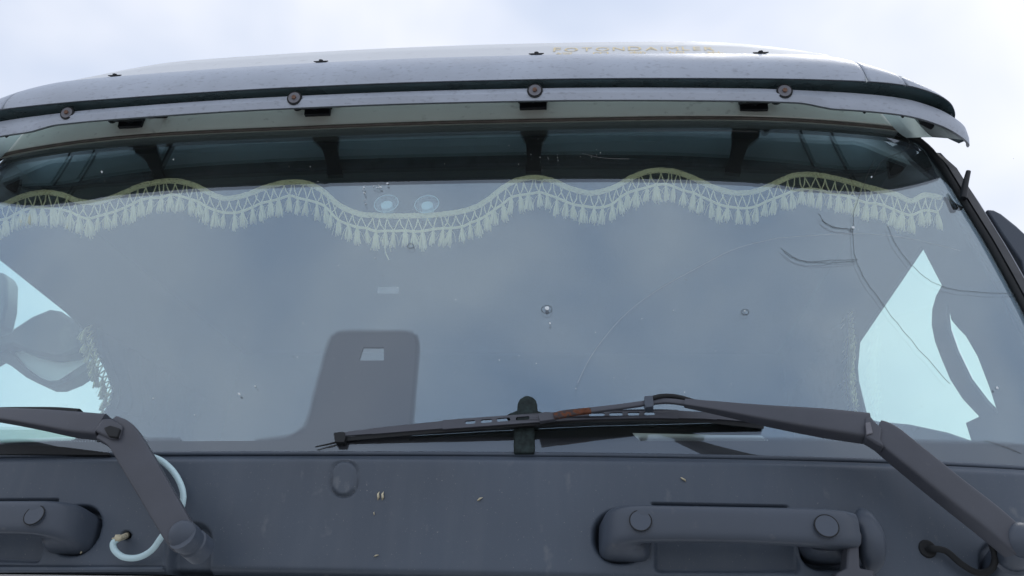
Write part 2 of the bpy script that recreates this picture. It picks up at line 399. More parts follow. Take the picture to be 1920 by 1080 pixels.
# seal round the top and sides
for sgn in (-1, 1):
    mb = MB(); pts = []
    for k in range(60):
        z = 1.87+.70*k/59; X = sgn*(interp(z, EDGE)+.004); pts.append(Vector((X, G(X, z)-.002, z)))
    mb.tube(pts, .006, 8); mb.build('seal', M['rubber'], ws)
# cracks, scratches and chips in the glass
def gline(name, pts, r, mt, d=.0012, n=40, jit=0):
    rj = random.Random(int(pts[0][0])); q = [p+Vector((rj.gauss(0, jit), rj.gauss(0, jit), 0)) for p in spline([(x, y, 0) for x, y in pts], n)]; mb = MB(); mb.tube([hit(p.x, p.y, G, d) for p in q], r, 5); return mb.build(name, mt, ws)
for c in ([(1640, 300), (1618, 350), (1602, 395), (1600, 430), (1605, 488), (1640, 550), (1700, 628), (1781, 720)],
          [(1464, 464), (1480, 480), (1510, 490), (1560, 488), (1608, 487)], [(1470, 470), (1500, 488), (1540, 493), (1604, 490)],
          [(1535, 400), (1548, 418), (1572, 427), (1600, 429)], [(1540, 412), (1560, 426), (1600, 431)],
          [(1664, 424), (1680, 458), (1705, 492), (1735, 520), (1766, 536), (1810, 546), (1905, 550)],
          [(1845, 825), (1880, 836), (1915, 850)], [(1640, 330), (1655, 300), (1700, 280), (1704, 265), (1690, 250)]):
    gline('crack', c, .00034, M['crack'], jit=.55)
for c in ([(1083, 718), (1110, 665), (1160, 602), (1220, 552), (1300, 506), (1380, 466), (1460, 446)], [(1460, 446), (1600, 438), (1700, 446), (1800, 470)],
          [(1090, 287), (1130, 296), (1180, 298)], [(1200, 246), (1300, 244), (1420, 247)]):
    gline('scratch', c, .00010, M['scratch'])
def blob(mb, x, y, r, d=.001, seed=0):
    rnd = random.Random(seed); c = hit(x, y, G, d+.0015); n0 = len(mb.V); mb.V.append(c); k = 7
    for i in range(k):
        a = 2*math.pi*i/k; rr = r*rnd.uniform(.55, 1.2); mb.V.append(hit(x+rr*math.cos(a), y+rr*math.sin(a), G, d))
    mb.F += [(n0, n0+1+i, n0+1+(i+1) % k) for i in range(k)]
for i, (x, y, r) in enumerate([(1025, 578, 4.5), (1031, 606, 2.2), (448, 739, 2.6), (1600, 426, 3.5), (1634, 332, 2.4), (1870, 727, 2.5), (478, 724, 1.8), (191, 322, 3), (325, 299, 2), (1396, 583, 1.8)]):
    mb = MB(); blob(mb, x, y, r, seed=i); mb.build('chip', M['chip'], ws)
for x, y, r in ((1025, 580, 10), (1397, 585, 7), (770, 461, 6)):
    mb = MB(); mb.tube([hit(px, py, G, .001) for px, py in circ(x, y, r, 16, r*.75)+[(x+r, y)]], .00035, 5); mb.build('chip_ring', M['crack'], ws)
# the fine specks of old splashes, too small to pick apart
mb = MB(); rs = random.Random(11)
for i in range(150):
    x = rs.gauss(760, 520); y = rs.uniform(260, 800); blob(mb, x, y, rs.choice((.45, .5, .6, .9)), seed=i)
for i in range(10): blob(mb, 683+rs.gauss(0, 1.5), 352+rs.uniform(-4, 32), rs.uniform(.6, 1.9), seed=i)
for i in range(7): blob(mb, 708+rs.gauss(0, 8), 350+rs.gauss(0, 3), rs.uniform(.8, 2.4), seed=i+50)
for i in range(14): blob(mb, 1080+rs.gauss(0, 50), 290+rs.gauss(0, 10), rs.uniform(.5, 1.1), seed=i+90)
tag(mb.build('splash_specks', M['chip'], ws), kind='stuff')

# ------------------------------------------------------------------ header, visor, roof
def HD(X, Z): return G(X, Z)-.010-.22*max(0, Z-2.556)
def zht(X): return 2.556+.004*X+.010*sstep(.2, .75, abs(X))-.9*max(0, abs(X)-.90)**2*4
mb = MB(); rings = []
for i in range(101):
    X = -.955+1.91*i/100; zb = zht(X); ring = [Vector((X, G(X, zb)+.004, zb+.002)), Vector((X, HD(X, zb)+.003, zb-.002)), Vector((X, HD(X, zb)-.001, zb+.003))]
    for k in range(1, 7): z = lerp(zb+.004, 2.70, k/6); ring.append(Vector((X, HD(X, z), z)))
    ring.append(Vector((X, HD(X, 2.70)+.06, 2.71))); rings.append(ring)
mb.ring_loft(rings, cap=False, closed=False)
hd = mb.build('roof_header', M['header'], truck); auto(hd, 40); hd['label'] = 'pale painted roof edge above the windscreen, shaded by the visor'
pts = [Vector((X, G(X, zht(X))-.011, zht(X)-.002)) for X in [-.965+1.93*i/90 for i in range(91)]]
mb = MB(); mb.tube(pts, .0034, 8); mb.build('seal', M['seal'], ws)

# curves of the visor along X (right half, mirrored)
def sym(pts): return lambda X: interp(abs(X), pts)
def quadpath(base, k, x0, c, e): return lambda X: base+k*X*X+c*max(0, abs(X)-x0)**e
def pchip(pts):
    xs = [p[0] for p in pts]; ys = [p[1] for p in pts]; h = [xs[i+1]-xs[i] for i in range(len(xs)-1)]; dl = [(ys[i+1]-ys[i])/h[i] for i in range(len(h))]
    m = [0.0]+[2*dl[i-1]*dl[i]/(dl[i-1]+dl[i]) if dl[i-1]*dl[i] > 0 else 0 for i in range(1, len(h))]+[dl[-1]]
    def f(x):
        x = min(abs(x), xs[-1]); i = 0
        while i < len(h)-1 and x > xs[i+1]: i += 1
        t = (x-xs[i])/h[i]; return (1+2*t)*(1-t)**2*ys[i]+t*(1-t)**2*h[i]*m[i]+t*t*(3-2*t)*ys[i+1]+t*t*(t-1)*h[i]*m[i+1]
    return f
OV = pchip([(0, 1.160), (.234, 1.163), (.612, 1.180), (.823, 1.199), (.892, 1.213), (.947, 1.237), (.984, 1.264), (1.008, 1.300), (1.018, 1.335)])     # overhang edge
LP = pchip([(0, 1.174), (.234, 1.177), (.611, 1.196), (.764, 1.213), (.839, 1.225), (.896, 1.239), (.961, 1.269), (1.010, 1.305), (1.037, 1.334), (1.047, 1.356)])   # lip
def zlip(X): return 2.527-.010*sstep(.70, .77, abs(X))+.019*(1-math.sqrt(max(0, 1-max(0, (abs(X)-1.034)/.013)**2)))
XE, XL = 1.018, 1.047
def span(x0, x1, n): return [x0+(x1-x0)*i/n for i in range(n+1)]
def vspan(x0, x1, n):
    # finer towards the ends, where the visor turns back along the cab sides
    return [(x0+x1)/2+(x1-x0)/2*math.sin(math.pi*(i/n-.5))*1.0 for i in range(n+1)]
def vcurve(k, X):
    """k: 0 lip bottom .. 3 overhang edge .. 8 top edge."""
    f = X/XL
    if k == 'lipb': return Vector((X, LP(X), zlip(X)))
    if k == 'lipm': return Vector((X, LP(X)-.004, zlip(X)+.013))
    if k == 'lipt': return Vector((X, LP(X)-.001+.0, 2.553-.016*(1-math.sqrt(max(0, 1-max(0, (abs(X)-1.034)/.013)**2)))))
    Xo = X*XE/XL; b = OV(Xo)
    if k == 'ch0': return Vector((X*.998, LP(X)+.030, 2.5545))
    if k == 'ch1': return Vector((Xo*.995, b+.050, 2.5740))
    if k == 'ch2': return Vector((Xo, b+.020, 2.5685))
    if k == 'ov0': return Vector((Xo, b+.002, 2.5625))
TOPZ = .094
def upper(X, v):
    """outer face of the visor from overhang edge (v=0) to top edge (v=1)."""
    e = sstep(.70, XE, abs(X)); h = TOPZ*(1-.62*e**2)
    a = R(6+46*v); y = .040*v**1.7*(1+.2*e)
    return Vector((X*(1-.035*v*e), OV(X)+y-.003*math.sin(math.pi*v), 2.560+.004*(1-v)+h*v**.92))
mb = MB(); rings = []
for X in vspan(-XL, XL, 300):
    rings.append([vcurve('lipb', X)+Vector((0, .006, .001)), vcurve('lipb', X), vcurve('lipm', X), vcurve('lipt', X), vcurve('lipt', X)+Vector((0, .006, 0))])
mb.ring_loft(rings, cap=False, closed=False)
visor = mb.build('sun_visor', M['visor'], truck); auto(visor, 25)
s_ = visor.modifiers.new('thickness', 'SOLIDIFY'); s_.thickness = .002; s_.offset = -1
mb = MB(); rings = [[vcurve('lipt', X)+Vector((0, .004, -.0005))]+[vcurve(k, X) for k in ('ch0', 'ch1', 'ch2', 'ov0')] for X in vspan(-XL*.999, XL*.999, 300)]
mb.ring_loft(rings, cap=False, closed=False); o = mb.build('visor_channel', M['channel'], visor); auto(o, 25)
visor['label'] = 'weathered grey sun visor across the top of the windscreen'
# outer skin in five pieces with open joints between them
cuts = [-XE, -.894, -.823, .823, .894, XE]
for a, b in zip(cuts, cuts[1:]):
    a2, b2 = a+.0012, b-.0012; mb = MB(); rings = []
    for X in (span(a2, b2, max(10, int((b-a)*150))) if abs(a+b) < 1.8 else [a2+(b2-a2)*(math.sin(i/40*math.pi/2) if a > 0 else 1-math.cos(i/40*math.pi/2)) for i in range(41)]):
        r_ = [upper(X, v/10) for v in range(11)]; r_.append(r_[-1]+Vector((0, .012, -.002))); r_.insert(0, r_[0]+Vector((0, .008, .001))); rings.append(r_)
    mb.ring_loft(rings, cap=False, closed=False); o = mb.build('visor_skin', M['visor'], visor); auto(o, 40)
    s_ = o.modifiers.new('thickness', 'SOLIDIFY'); s_.thickness = .003; s_.offset = -1
# underside: lip, two creases, then back to the header
def under(X, k):
    r_ = X*.955/XL; z_end = sstep(.93, 1.03, abs(X))
    root = Vector((r_*1.0, HD(r_, 2.655)-.002, 2.655-.115*z_end))
    root.y = HD(r_, root.z)-.002
    lb = vcurve('lipb', X)+Vector((0, .005, .002))
    if k == 0: return lb
    if k == 1: return lb.lerp(root, .16)+Vector((0, -.002, .012*(1-z_end)))
    if k == 2: return lb.lerp(root, .55)+Vector((0, -.004, .028*(1-z_end)))
    if k == 3: return lb.lerp(root, .80)+Vector((0, -.002, .024*(1-z_end)))
    return root
XU = 1.022
mb = MB(); rings = [[under(X, k) for k in range(2, 5)] for X in vspan(-XU, XU, 240)]
mb.ring_loft(rings, cap=False, closed=False); o = mb.build('added_light_sheet', M['light_sheet'], visor); auto(o, 12)  # translucent sheet added to pass sky light down and brighten the header
mb = MB(); rings = [[under(X, k) for k in range(3)] for X in vspan(-XU, XU, 240)]
mb.ring_loft(rings, cap=False, closed=False); o = mb.build('visor_underside', M['under'], visor); auto(o, 12)
s_ = o.modifiers.new('thickness', 'SOLIDIFY'); s_.thickness = .002; s_.offset = 1
# joints seen on the underside
for X0 in (-.89, -.82, .82, .89):
    mb = MB(); mb.tube(spline([under(X0, k)+Vector((0, .001, -.002)) for k in range(5)], 16), .0025, 6); mb.build('joint_strip', M['black'], o)
# lip screws
for x, y in ((126, 212), (552, 184), (1003, 170), (1471, 171)):
    c = hit(x, y, lambda X, Z: LP(X)-.0045); ax = Vector((0, -1, -.10)).normalized()
    mb = MB(); mb.cyl(c-ax*.004, ax, .0142, .0048, 24); wsh = mb.build('grommet', M['rubber'], visor); auto(wsh)
    mb = MB(); mb.cyl(c+ax*.0002, ax, .0112, .0020, 24); auto(mb.build('washer', M['steel'], wsh))
    mb = MB(); mb.cyl(c+ax*.0020, ax, .0042, .003, 6); auto(mb.build('screw_head', M['rustdull'], wsh))
# clips on the top edge
for x, y in ((210, 142), (598, 114), (1005, 101), (1428, 100)):
    P = atZ(x, y, 2.652); T = upper(P.x, 1.0)
    mb = MB(); c = T+Vector((0, .004, .003))
    mb.tube([c+Vector((s*.0145, -.002, .0022*abs(s)**2)) for s in (-1, -.5, 0, .5, 1)], [.0008, .0022, .0026, .0022, .0008], 8); k_ = mb.build('clip', M['black'], visor)
    mb = MB(); mb.cyl(c+Vector((0, -.001, 0)), Vector((0, -.3, 1)), .0046, .0048, 6); auto(mb.build('screw_head', M['black'], k_))
# brackets holding the visor, bolted to the header
for bi, x in enumerate((200, 600, 1003, 1430)):
    X0 = (-.61, -.205, .225, .645)[bi]; lean = (-.02, -.012, 0, .012)[bi]*2.0
    y0 = HD(X0, 2.60); A = Vector((X0, y0-.002, 2.600)); B = Vector((X0-lean*0, LP(X0)+.012, 2.540))
    D = (B-A); Ux = Vector((1, 0, 0)); Nn = D.cross(Ux).normalized()
    mb = MB(); rings = []
    for t, wd, sh in ((-.12, .027, 0), (.26, .028, 0), (.46, .016, -lean*.35), (.80, .0125, -lean*.6), (.90, .016, -lean*.7), (1.0, .016, -lean*.7)):
        c = A+D*t+Ux*sh; rings.append([c-Ux*wd+Nn*.003, c+Ux*wd+Nn*.003, c+Ux*wd-Nn*.003, c-Ux*wd-Nn*.003])
    mb.ring_loft(rings); br = mb.build('visor_bracket', M['black'], truck); auto(br)
    mb = MB(); mb.box(A+Vector((0, -.003, -.006)), Ux*.026, Vector((0, .004, 0)), Vector((0, -.001, .014))); bevel(auto(mb.build('foot', M['black'], br)), .001)
    mb = MB(); mb.cyl(A+Vector((0, -.006, -.003)), Vector((0, -1, -.1)), .011, .012, 6); bevel(auto(mb.build('nut', M['black'], br)), .001)
    for s in (-1, 1):
        if bi in (0, 1) and s == -1 or bi == 3 and s == 1:
            mb = MB(); mb.dome(A+Vector((s*.042, -.004, .002)), Vector((0, -1, -.1)), .011, .016, 14); mb.build('stop_knob', M['black'], br)
        else:
            mb = MB(); mb.dome(A+Vector((s*.040, -.002, .006)), Vector((0, -1, -.1)), .006, .006, 12); mb.build('bolt', M['white'], br)
    if bi == 0:
        mb = MB(); mb.tube([B+Vector((.0, -.002, .004)), A+Vector((.075, -.006, .004))], .006, 4); mb.build('brace', M['black'], br)
# end bracket tucked in the right and left corners
for sgn in (-1, 1):
    c = Vector((sgn*.962, OV(.962)+.055, 2.560))
    mb = MB(); mb.box(c, Vector((.014, .010*sgn, 0)), Vector((-.008*sgn, .014, 0)), Vector((0, .006, .020))); mb.box(c+Vector((sgn*-.012, -.01, .012)), Vector((.012, 0, 0)), Vector((0, .008, 0)), Vector((0, 0, .004)))
    bevel(auto(mb.build('corner_bracket', M['black'], truck)), .003)

# roof behind the visor, set back to open an added slit for skylight
def roof_pt(X, v):
    base = upper(max(-.9, min(.9, X)), 1.0); 
    prof = [(0, 0), (.036, .062), (.060, .092), (.10, .124), (.18, .165), (.35, .205), (.70, .225), (1.3, .21), (1.42, .19)]
    s = v*(len(prof)-1); k = min(int(s), len(prof)-2); t = s-k
    y = lerp(prof[k][0], prof[k+1][0], t); z = lerp(prof[k][1], prof[k+1][1], t)
    drop = .05*max(0, abs(X)-.50)**2+.8*max(0, abs(X)-.70)**2+3*max(0, abs(X)-.80)**2
    return Vector((X, 1.240+.050*X*X+y+.3*max(0, abs(X)-.75)**2, 2.674+.006*sstep(.9, .5, abs(X))+z*(1-.25*sstep(.55, .9, abs(X)))-drop*(.15+.85*sstep(0, .5, v))))
nvr = 64
V = [roof_pt(X, j/nvr) for X in span(-.80, .80, 120) for j in range(nvr+1)]
Fc = [(i*(nvr+1)+j, (i+1)*(nvr+1)+j, (i+1)*(nvr+1)+j+1, i*(nvr+1)+j+1) for i in range(120) for j in range(nvr)]
roof = mesh('roof', V, Fc, M['white'], truck); s_ = roof.modifiers.new('thickness', 'SOLIDIFY'); s_.thickness = .003; s_.offset = -1
roof['label'] = 'white domed roof front with faded gold lettering'
# gold lettering printed on the roof
def text_mesh(body, size):
    cu = bpy.data.curves.new('txt', 'FONT'); cu.body = body; cu.size = size; cu.resolution_u = 3
    ob = bpy.data.objects.new('txt', cu); COL.objects.link(ob)
    bpy.context.view_layer.update()
    me = bpy.data.meshes.new_from_object(ob.evaluated_get(bpy.context.evaluated_depsgraph_get()))
    bpy.data.objects.remove(ob); return me
def lay(name, parts, x0, s0, wide, track):
    """parts: (text, size); laid left to right on the roof from X=x0, baseline s0 metres up the roof."""
    mb = MB(); x = x0
    for body, size in parts:
        for ch in body:
            me = text_mesh(ch, size); co = [v.co for v in me.vertices]
            if not co: continue
            mnx = min(c.x for c in co); mxx = max(c.x for c in co)
            mb = MB(); k = 0
            for c in co:
                X = x+(c.x-mnx)*wide; v = (s0+c.y)/.0717/8
                p = roof_pt(X, v); q = roof_pt(X, v+.005); u_ = (q-p).normalized(); nrm = u_.cross(Vector((1, 0, 0))).normalized()
                if nrm.y > 0: nrm = -nrm
                mb.V.append(p+nrm*.0012)
            mb.F += [tuple(i+k for i in p.vertices) for p in me.polygons]
            mb.build(name, M['gold'], roof, smooth=False); x += (mxx-mnx)*wide+track; bpy.data.meshes.remove(me)
lay('letter', [('F', .034), ('OTON', .030), ('D', .034), ('AIMLER', .030)], .262, .036, 1.22, .0070)
lay('letter', [('福田戴姆勒', .034)], .266, .002, 1.1, .040)

# ------------------------------------------------------------------ cab shell and doors
def shell(name, V, Fc, mt): 
    o = mesh(name, V, Fc, mt, truck, smooth=False); s_ = o.modifiers.new('thickness', 'SOLIDIFY'); s_.thickness = .02; s_.offset = 0; return o
Y0, Y1 = 1.30, 2.75
shell('rear_wall', [(-1.09, Y1, .9), (1.09, Y1, .9), (.97, Y1, 2.70), (-.97, Y1, 2.70)], [(0, 1, 2, 3)], M['inside'])
shell('floor_pan', [(-1.09, 1.22, 1.0), (1.09, 1.22, 1.0), (1.09, Y1, 1.0), (-1.09, Y1, 1.0)], [(0, 1, 2, 3)], M['inside'])
shell('headliner', [(-.97, 1.40, 2.60), (.97, 1.40, 2.60), (.97, Y1, 2.64), (-.97, Y1, 2.64)], [(0, 1, 2, 3)], M['inside'])
shell('cab_roof', [(-.945, 1.36, 2.678), (.945, 1.36, 2.678), (.945, Y1, 2.69), (-.945, Y1, 2.69)], [(0, 1, 2, 3)], M['white'])
mb = MB(); rings = []
for X in span(-1.04, 1.04, 40): rings.append([Vector((X, G(X, 1.86)+.012, 1.845+.014*X)), Vector((X, G(X, 1.86)+.05, 1.855)), Vector((X, 1.42, 1.865)), Vector((X, 1.50, 1.83)), Vector((X, 1.52, 1.5)), Vector((X, G(X, 1.86)+.03, 1.5))])
mb.ring_loft(rings); auto(mb.build('dashboard', M['inside'], truck))
DX = lambda z: 1.08-.17*max(0, z-2.05)
def atDoor(x, y, sgn, off=0):
    X = sgn*1.05
    for _ in range(20): X = sgn*(DX(atX(x, y, X).z)+off)
    return atX(x, y, X)
def door(sgn, outer, holes, fr_mat):
    polys = [outer]+holes
    flat = [p for q in polys for p in q]; n = len(flat)
    tris = tessellate_polygon([[Vector((y, z, 0)) for y, z in q] for q in polys])
    A = [Vector((sgn*DX(z), y, z)) for y, z in flat]; B = [Vector((sgn*(DX(z)+.008), y, z)) for y, z in flat]
    Fc = [tuple(t) for t in tris]+[tuple(i+n for i in reversed(t)) for t in tris]; k = 0
    for q in polys:
        l = len(q)
        for j in range(l): Fc.append((k+j, k+(j+1) % l, k+(j+1) % l+n, k+j+n))
        k += l
    o = mesh('door', A+B, Fc, fr_mat, truck); auto(o, 30)
    for q in holes:
        cy_ = sum(p[0] for p in q)/len(q); cz_ = sum(p[1] for p in q)/len(q)
        q2 = [(cy_+(y-cy_)*1.06, cz_+(z-cz_)*1.06) for y, z in q]; l = len(q2)
        V = [Vector((sgn*(DX(z)+.010), y, z)) for y, z in q2]+[Vector((sgn*(DX(z)+.014), y, z)) for y, z in q2]
        t2 = tessellate_polygon([[Vector((y, z, 0)) for y, z in q2]])
        mesh('window_pane', V, [tuple(t) for t in t2]+[tuple(i+l for i in reversed(t)) for t in t2]+[(j, (j+1) % l, (j+1) % l+l, j+l) for j in range(l)], M['sideglass'], o, smooth=False)
    return o
def yz(pts, s): return [tuple(atDoor(x, y, s)[1:3]) for x, y in pts]
outer = [(1.24, 1.0), (2.75, 1.0), (2.75, 2.68), (1.44, 2.66), (1.40, 2.50), (1.34, 2.10)]
w1 = yz([(1728, 462), (1766, 535), (1755, 555), (1748, 580), (1747, 610), (1753, 640), (1765, 672), (1782, 712), (1805, 748), (1836, 781), (1811, 793), (1822, 829), (1770, 811), (1700, 796), (1640, 790), (1622, 785), (1605, 715), (1603, 690), (1607, 642)], 1)
w2 = yz([(1777, 570), (1773, 590), (1776, 618), (1790, 658), (1815, 710), (1845, 750), (1872, 778), (1856, 728), (1833, 668), (1811, 630), (1798, 617), (1784, 600)], 1)
dr = door(1, outer, [w1, w2], M['inside'])
w3 = yz([(-200, 340), (0, 483), (130, 587), (168, 628), (205, 700), (214, 732), (204, 765), (192, 782), (180, 800), (140, 826), (-200, 838)], -1)
dl = door(-1, outer, [w3], M['inside'])
# outside trim of the windscreen pillars, with the rain deflector on the doors
for sgn in (-1, 1):
    def ppt(z, dx, dy): 
        X = interp(z, EDGE)+dx; return Vector((sgn*X, G(X, z)+dy, z))
    zz = span(1.80, 2.530, 30)
    mb = MB(); rings = []
    for z in zz:
        t = sstep(2.535, 2.49, z); rings.append([ppt(z, .006, .004), ppt(z, .010, -.010*t), ppt(z, .024*t+.006, -.006*t), ppt(z, .030*t+.008, .03), ppt(z, .010, .05)])
    mb.ring_loft(rings); auto(mb.build('pillar_trim', M['black'], truck))
    mb = MB(); rings = []
    for z in span(1.80, 2.535, 30):
        t = sstep(2.55, 2.40, z); rings.append([ppt(z, .022, .014), ppt(z, .040+.008*t, .012), ppt(z, .050+.020*t, .05), ppt(z, .052+.020*t, .13), ppt(z, .04, .13)])
    mb.ring_loft(rings); auto(mb.build('rain_deflector', M['deflector'], truck), 50)
    # sealing body side between glass and door
    mb = MB(); rings = [[ppt(z, .0, .012), ppt(z, .045, .08), ppt(z, .035, .09), ppt(z, -.004, .03)] for z in span(1.4, 2.52, 24)]
    mb.ring_loft(rings); auto(mb.build('pillar', M['inside'], truck))
a = Vector((1.020, 1.348, 2.37)); b = hit(1816, 322, G, .03)
mb = MB(); mb.tube([hit(1806, 372, G, .012), hit(1810, 345, G, .022), hit(1816, 321, G, .034)], [.0065, .0055, .0042], 8); auto(mb.build('marker_stub', M['black'], truck), 50)
# mirrors
def mirror(pts, X, th, name, mt, par, bev): return plate(name, pts, mt, par, None, th=th, nrm=Vector((0, 1, 0)), bev=bev, mapper=lambda x, y: atX(x, y, X))
def yplate(name, pts, Y, th, mt, par, bev):
    mp_ = lambda x, y: CAM+ray(x, y)*((Y-CAM.y)/ray(x, y).y)
    return plate(name, pts, mt, par, None, th=th, nrm=Vector((0, -1, 0)), bev=bev, mapper=mp_)
sh = yplate('mirror', [(-70, 690), (-40, 640), (20, 618), (60, 592), (92, 579), (112, 582), (138, 600), (164, 630), (160, 650), (130, 664), (90, 668), (52, 660), (20, 646), (0, 650)], 2.30, .10, M['black'], truck, .012)
sh['label'] = 'dark rear-view mirror head seen through the left side window'
yplate('mirror_rim', [(-30, 660), (4, 642), (12, 650), (40, 684), (70, 706), (92, 714), (110, 713), (166, 676), (168, 690), (135, 712), (105, 724), (85, 724), (50, 708), (20, 685)], 2.33, .06, M['black'], sh, .004)
yplate('mirror_shell', [(8, 642), (30, 652), (60, 664), (95, 669), (135, 664), (166, 650), (167, 680), (112, 716), (90, 716), (66, 706), (36, 684)], 2.36, .06, M['white'], sh, .008)
yplate('mirror', [(1850, 392), (1862, 393), (1880, 402), (1905, 422), (1940, 455), (1990, 540), (1990, 640), (1940, 600), (1915, 490), (1880, 440)], 1.52, .12, M['handle'], truck, .02)['label'] = 'rounded dark mirror housing behind the right pillar'
yplate('door_handle_bar', [(-40, 505), (6, 510), (13, 525), (11, 575), (2, 612), (-40, 625)], 1.78, .05, M['handle'], dl, .008)

# ------------------------------------------------------------------ wipers
mpx = lambda px: px/1180.0
def left_wiper():
    arm = beam('wiper', [(205, 805, .076, .0195, .008), (232, 822, .078, .0205, .009), (262, 870, .074, .0205, .009), (300, 935, .068, .0195, .009), (338, 1000, .060, .0185, .010), (350, 1020, .056, .016, .010)], M['arm'], truck, G, nexp=9, n=40, sides=28)
    arm['label'] = 'dark grey wiper with its spindle in the pocket beside the pale hose'
    beam('upper_arm', [(196, 801, .076, .0162, .012), (150, 797, .074, .0162, .012), (80, 787, .068, .0132, .010), (0, 778, .058, .0093, .008), (-120, 765, .036, .006, .006), (-300, 770, .030, .004, .004)], M['arm'], arm, G, nexp=7, n=40, sides=28)
    plate('hinge', [(176, 806), (190, 785), (212, 784), (230, 797), (222, 822), (205, 822)], M['arm'], arm, G, .092, .024, bev=.003)
    plate('hinge_plate', [(194, 802), (206, 797), (225, 803), (219, 820), (203, 818)], M['rubber'], arm, G, .0955, .006, bev=.0015)
    c = hit(342, 1003, G, .070); mb = MB(); mb.dome(c, Vector((.1, -1, -.1)), .0180, .007, 28); auto(mb.build('pivot_cap', M['handle'], arm), 60)
    mb = MB(); ax = Vector((.25, 1, -.35)).normalized(); mb.tube([c+ax*t for t in (.0, .012, .014, .021, .023, .042)], [.0188, .0190, .0170, .0170, .0190, .0190], 28); auto(mb.build('spindle', M['handle'], arm), 40)
    bl = beam('blade', [(150, 776, .030, .006, .008), (80, 774, .030, .007, .009), (-80, 778, .028, .007, .009), (-400, 800, .02, .005, .008)], M['rubber'], arm, G, n=20)
    plate('blade_clip', [(128, 773), (148, 771), (150, 778), (128, 780)], M['rubber'], arm, G, .042, .01, bev=.001)
    plate('reflection_plate', [(-60, 852), (-40, 832), (20, 833), (120, 838), (205, 849), (205, 853), (80, 852)], M['rubber'], arm, G, .008, .006)  # dark plate standing in for a reflection in the glass
left_wiper()
def right_wiper():
    arm = beam('wiper', [(1640, 812, .080, .0175, .010), (1662, 824, .081, .019, .012), (1700, 855, .080, .019, .013), (1780, 920, .074, .019, .013), (1850, 975, .066, .019, .013), (1905, 1022, .058, .0185, .012)], M['arm'], truck, G, nexp=9, n=40, sides=28)
    arm['label'] = 'dark grey wiper with a rusty tip lying across the middle of the windscreen'
    beam('upper_arm', [(1628, 804, .080, .0185, .013), (1540, 793, .078, .0165, .013), (1440, 780, .070, .0118, .011), (1350, 766, .060, .0074, .008), (1284, 756, .050, .0050, .005)], M['arm'], arm, G, nexp=7, n=40, sides=28)
    plate('hinge', [(1622, 782), (1634, 780), (1641, 790), (1655, 803), (1652, 824), (1660, 838), (1645, 832), (1624, 819)], M['arm'], arm, G, .096, .020, bev=.003)
    plate('hinge_plate', [(1623, 792), (1632, 791), (1637, 812), (1625, 815)], M['steel'], arm, G, .0985, .004, bev=.001)
    beam('rod', [(1290, 757, .049, .0038, .0028), (1262, 753, .047, .0038, .0028), (1235, 753, .043, .0038, .0028), (1170, 762, .042, .0038, .0028), (1105, 770, .041, .0042, .0028)], M['arm'], arm, G, n=30)
    beam('rusty_tip', [(1108, 770, .0412, .0043, .0030), (1080, 773, .041, .0047, .0030), (1055, 777, .040, .0055, .0030), (1038, 781, .038, .0045, .0035)], M['rust'], arm, G, n=20)
    plate('hook', [(1008, 776), (1020, 772), (1040, 773), (1045, 781), (1040, 786), (1012, 790)], M['arm'], arm, G, .040, .008, bev=.0012)
    plate('hose_clip', [(1208, 742), (1224, 741), (1226, 757), (1225, 762), (1211, 764), (1208, 756)], M['handle'], arm, G, .050, .014, bev=.0012)
    mb = MB(); mb.tube([hit(p.x, p.y, G, .046) for p in spline([(1222, 747, 0), (1240, 743, 0), (1262, 743, 0), (1285, 748, 0), (1310, 756, 0), (1340, 764, 0)], 24)], .0036, 8); mb.build('washer_hose', M['rubber'], arm)
    # pivot
    c = hit(1916, 1015, G, .066); mb = MB(); mb.dome(c, Vector((.1, -1, -.1)), .023, .018, 28); auto(mb.build('pivot_cap', M['handle'], arm), 60)
    mb = MB(); ax = Vector((.05, 1, -.35)).normalized(); mb.tube([c+ax*t for t in (0, .02, .022, .04, .042, .10)], [.023, .023, .020, .020, .024, .024], 28); auto(mb.build('spindle', M['handle'], arm), 40)
    # blade: slotted metal frame on a rubber edge
    fy = lambda x: interp(x, [(625, 818), (646, 813), (830, 796), (1007, 783), (1100, 777.5), (1230, 775), (1330, 779), (1430, 790)])
    fd = lambda x, y=0: interp(x, [(625, .008), (700, .012), (830, .019), (1000, .025), (1100, .026), (1230, .024), (1330, .018), (1430, .008)])
    def fr_piece(x0, x1, h0, h1, holes, nm, dd=0):
        n = max(3, int((x1-x0)/30)); xs = [x0+(x1-x0)*i/n for i in range(n+1)]; hh = lambda x: lerp(h0, h1, (x-x0)/(x1-x0))
        return plate(nm, [(x, fy(x)-hh(x)) for x in xs]+[(x, fy(x)+hh(x)) for x in reversed(xs)], M['arm'], arm, G, lambda x, y: fd(x)+dd, .003, holes=holes, bev=.0006)
    sl = [(x0, y, x1) for x0, x1, y in ((872, 892, 789), (901, 923, 787), (931, 957, 785), (967, 993, 783), (1104, 1134, 777), (1142, 1168, 776), (1177, 1199, 775), (1208, 1228, 774))]
    holes = [stad(a_, fy((a_+b_)/2)-3.2, b_, fy((a_+b_)/2)+3.2, 3.1, 3, slope=(fy(b_)-fy(a_))/(b_-a_)) for a_, y, b_ in sl]
    fr_piece(830, 1272, 8.5, 8, holes, 'blade_frame', .001)
    fr_piece(698, 834, 5.5, 7, [], 'blade_frame'); fr_piece(640, 700, 3.5, 5, [], 'blade_frame'); fr_piece(1268, 1345, 7, 6, [], 'blade_frame'); fr_piece(1342, 1432, 5, 2.5, [], 'blade_frame')
    cy_ = lambda x: interp(x, [(627, 823), (910, 806), (1115, 796), (1434, 788)])
    mb = MB(); rings = []
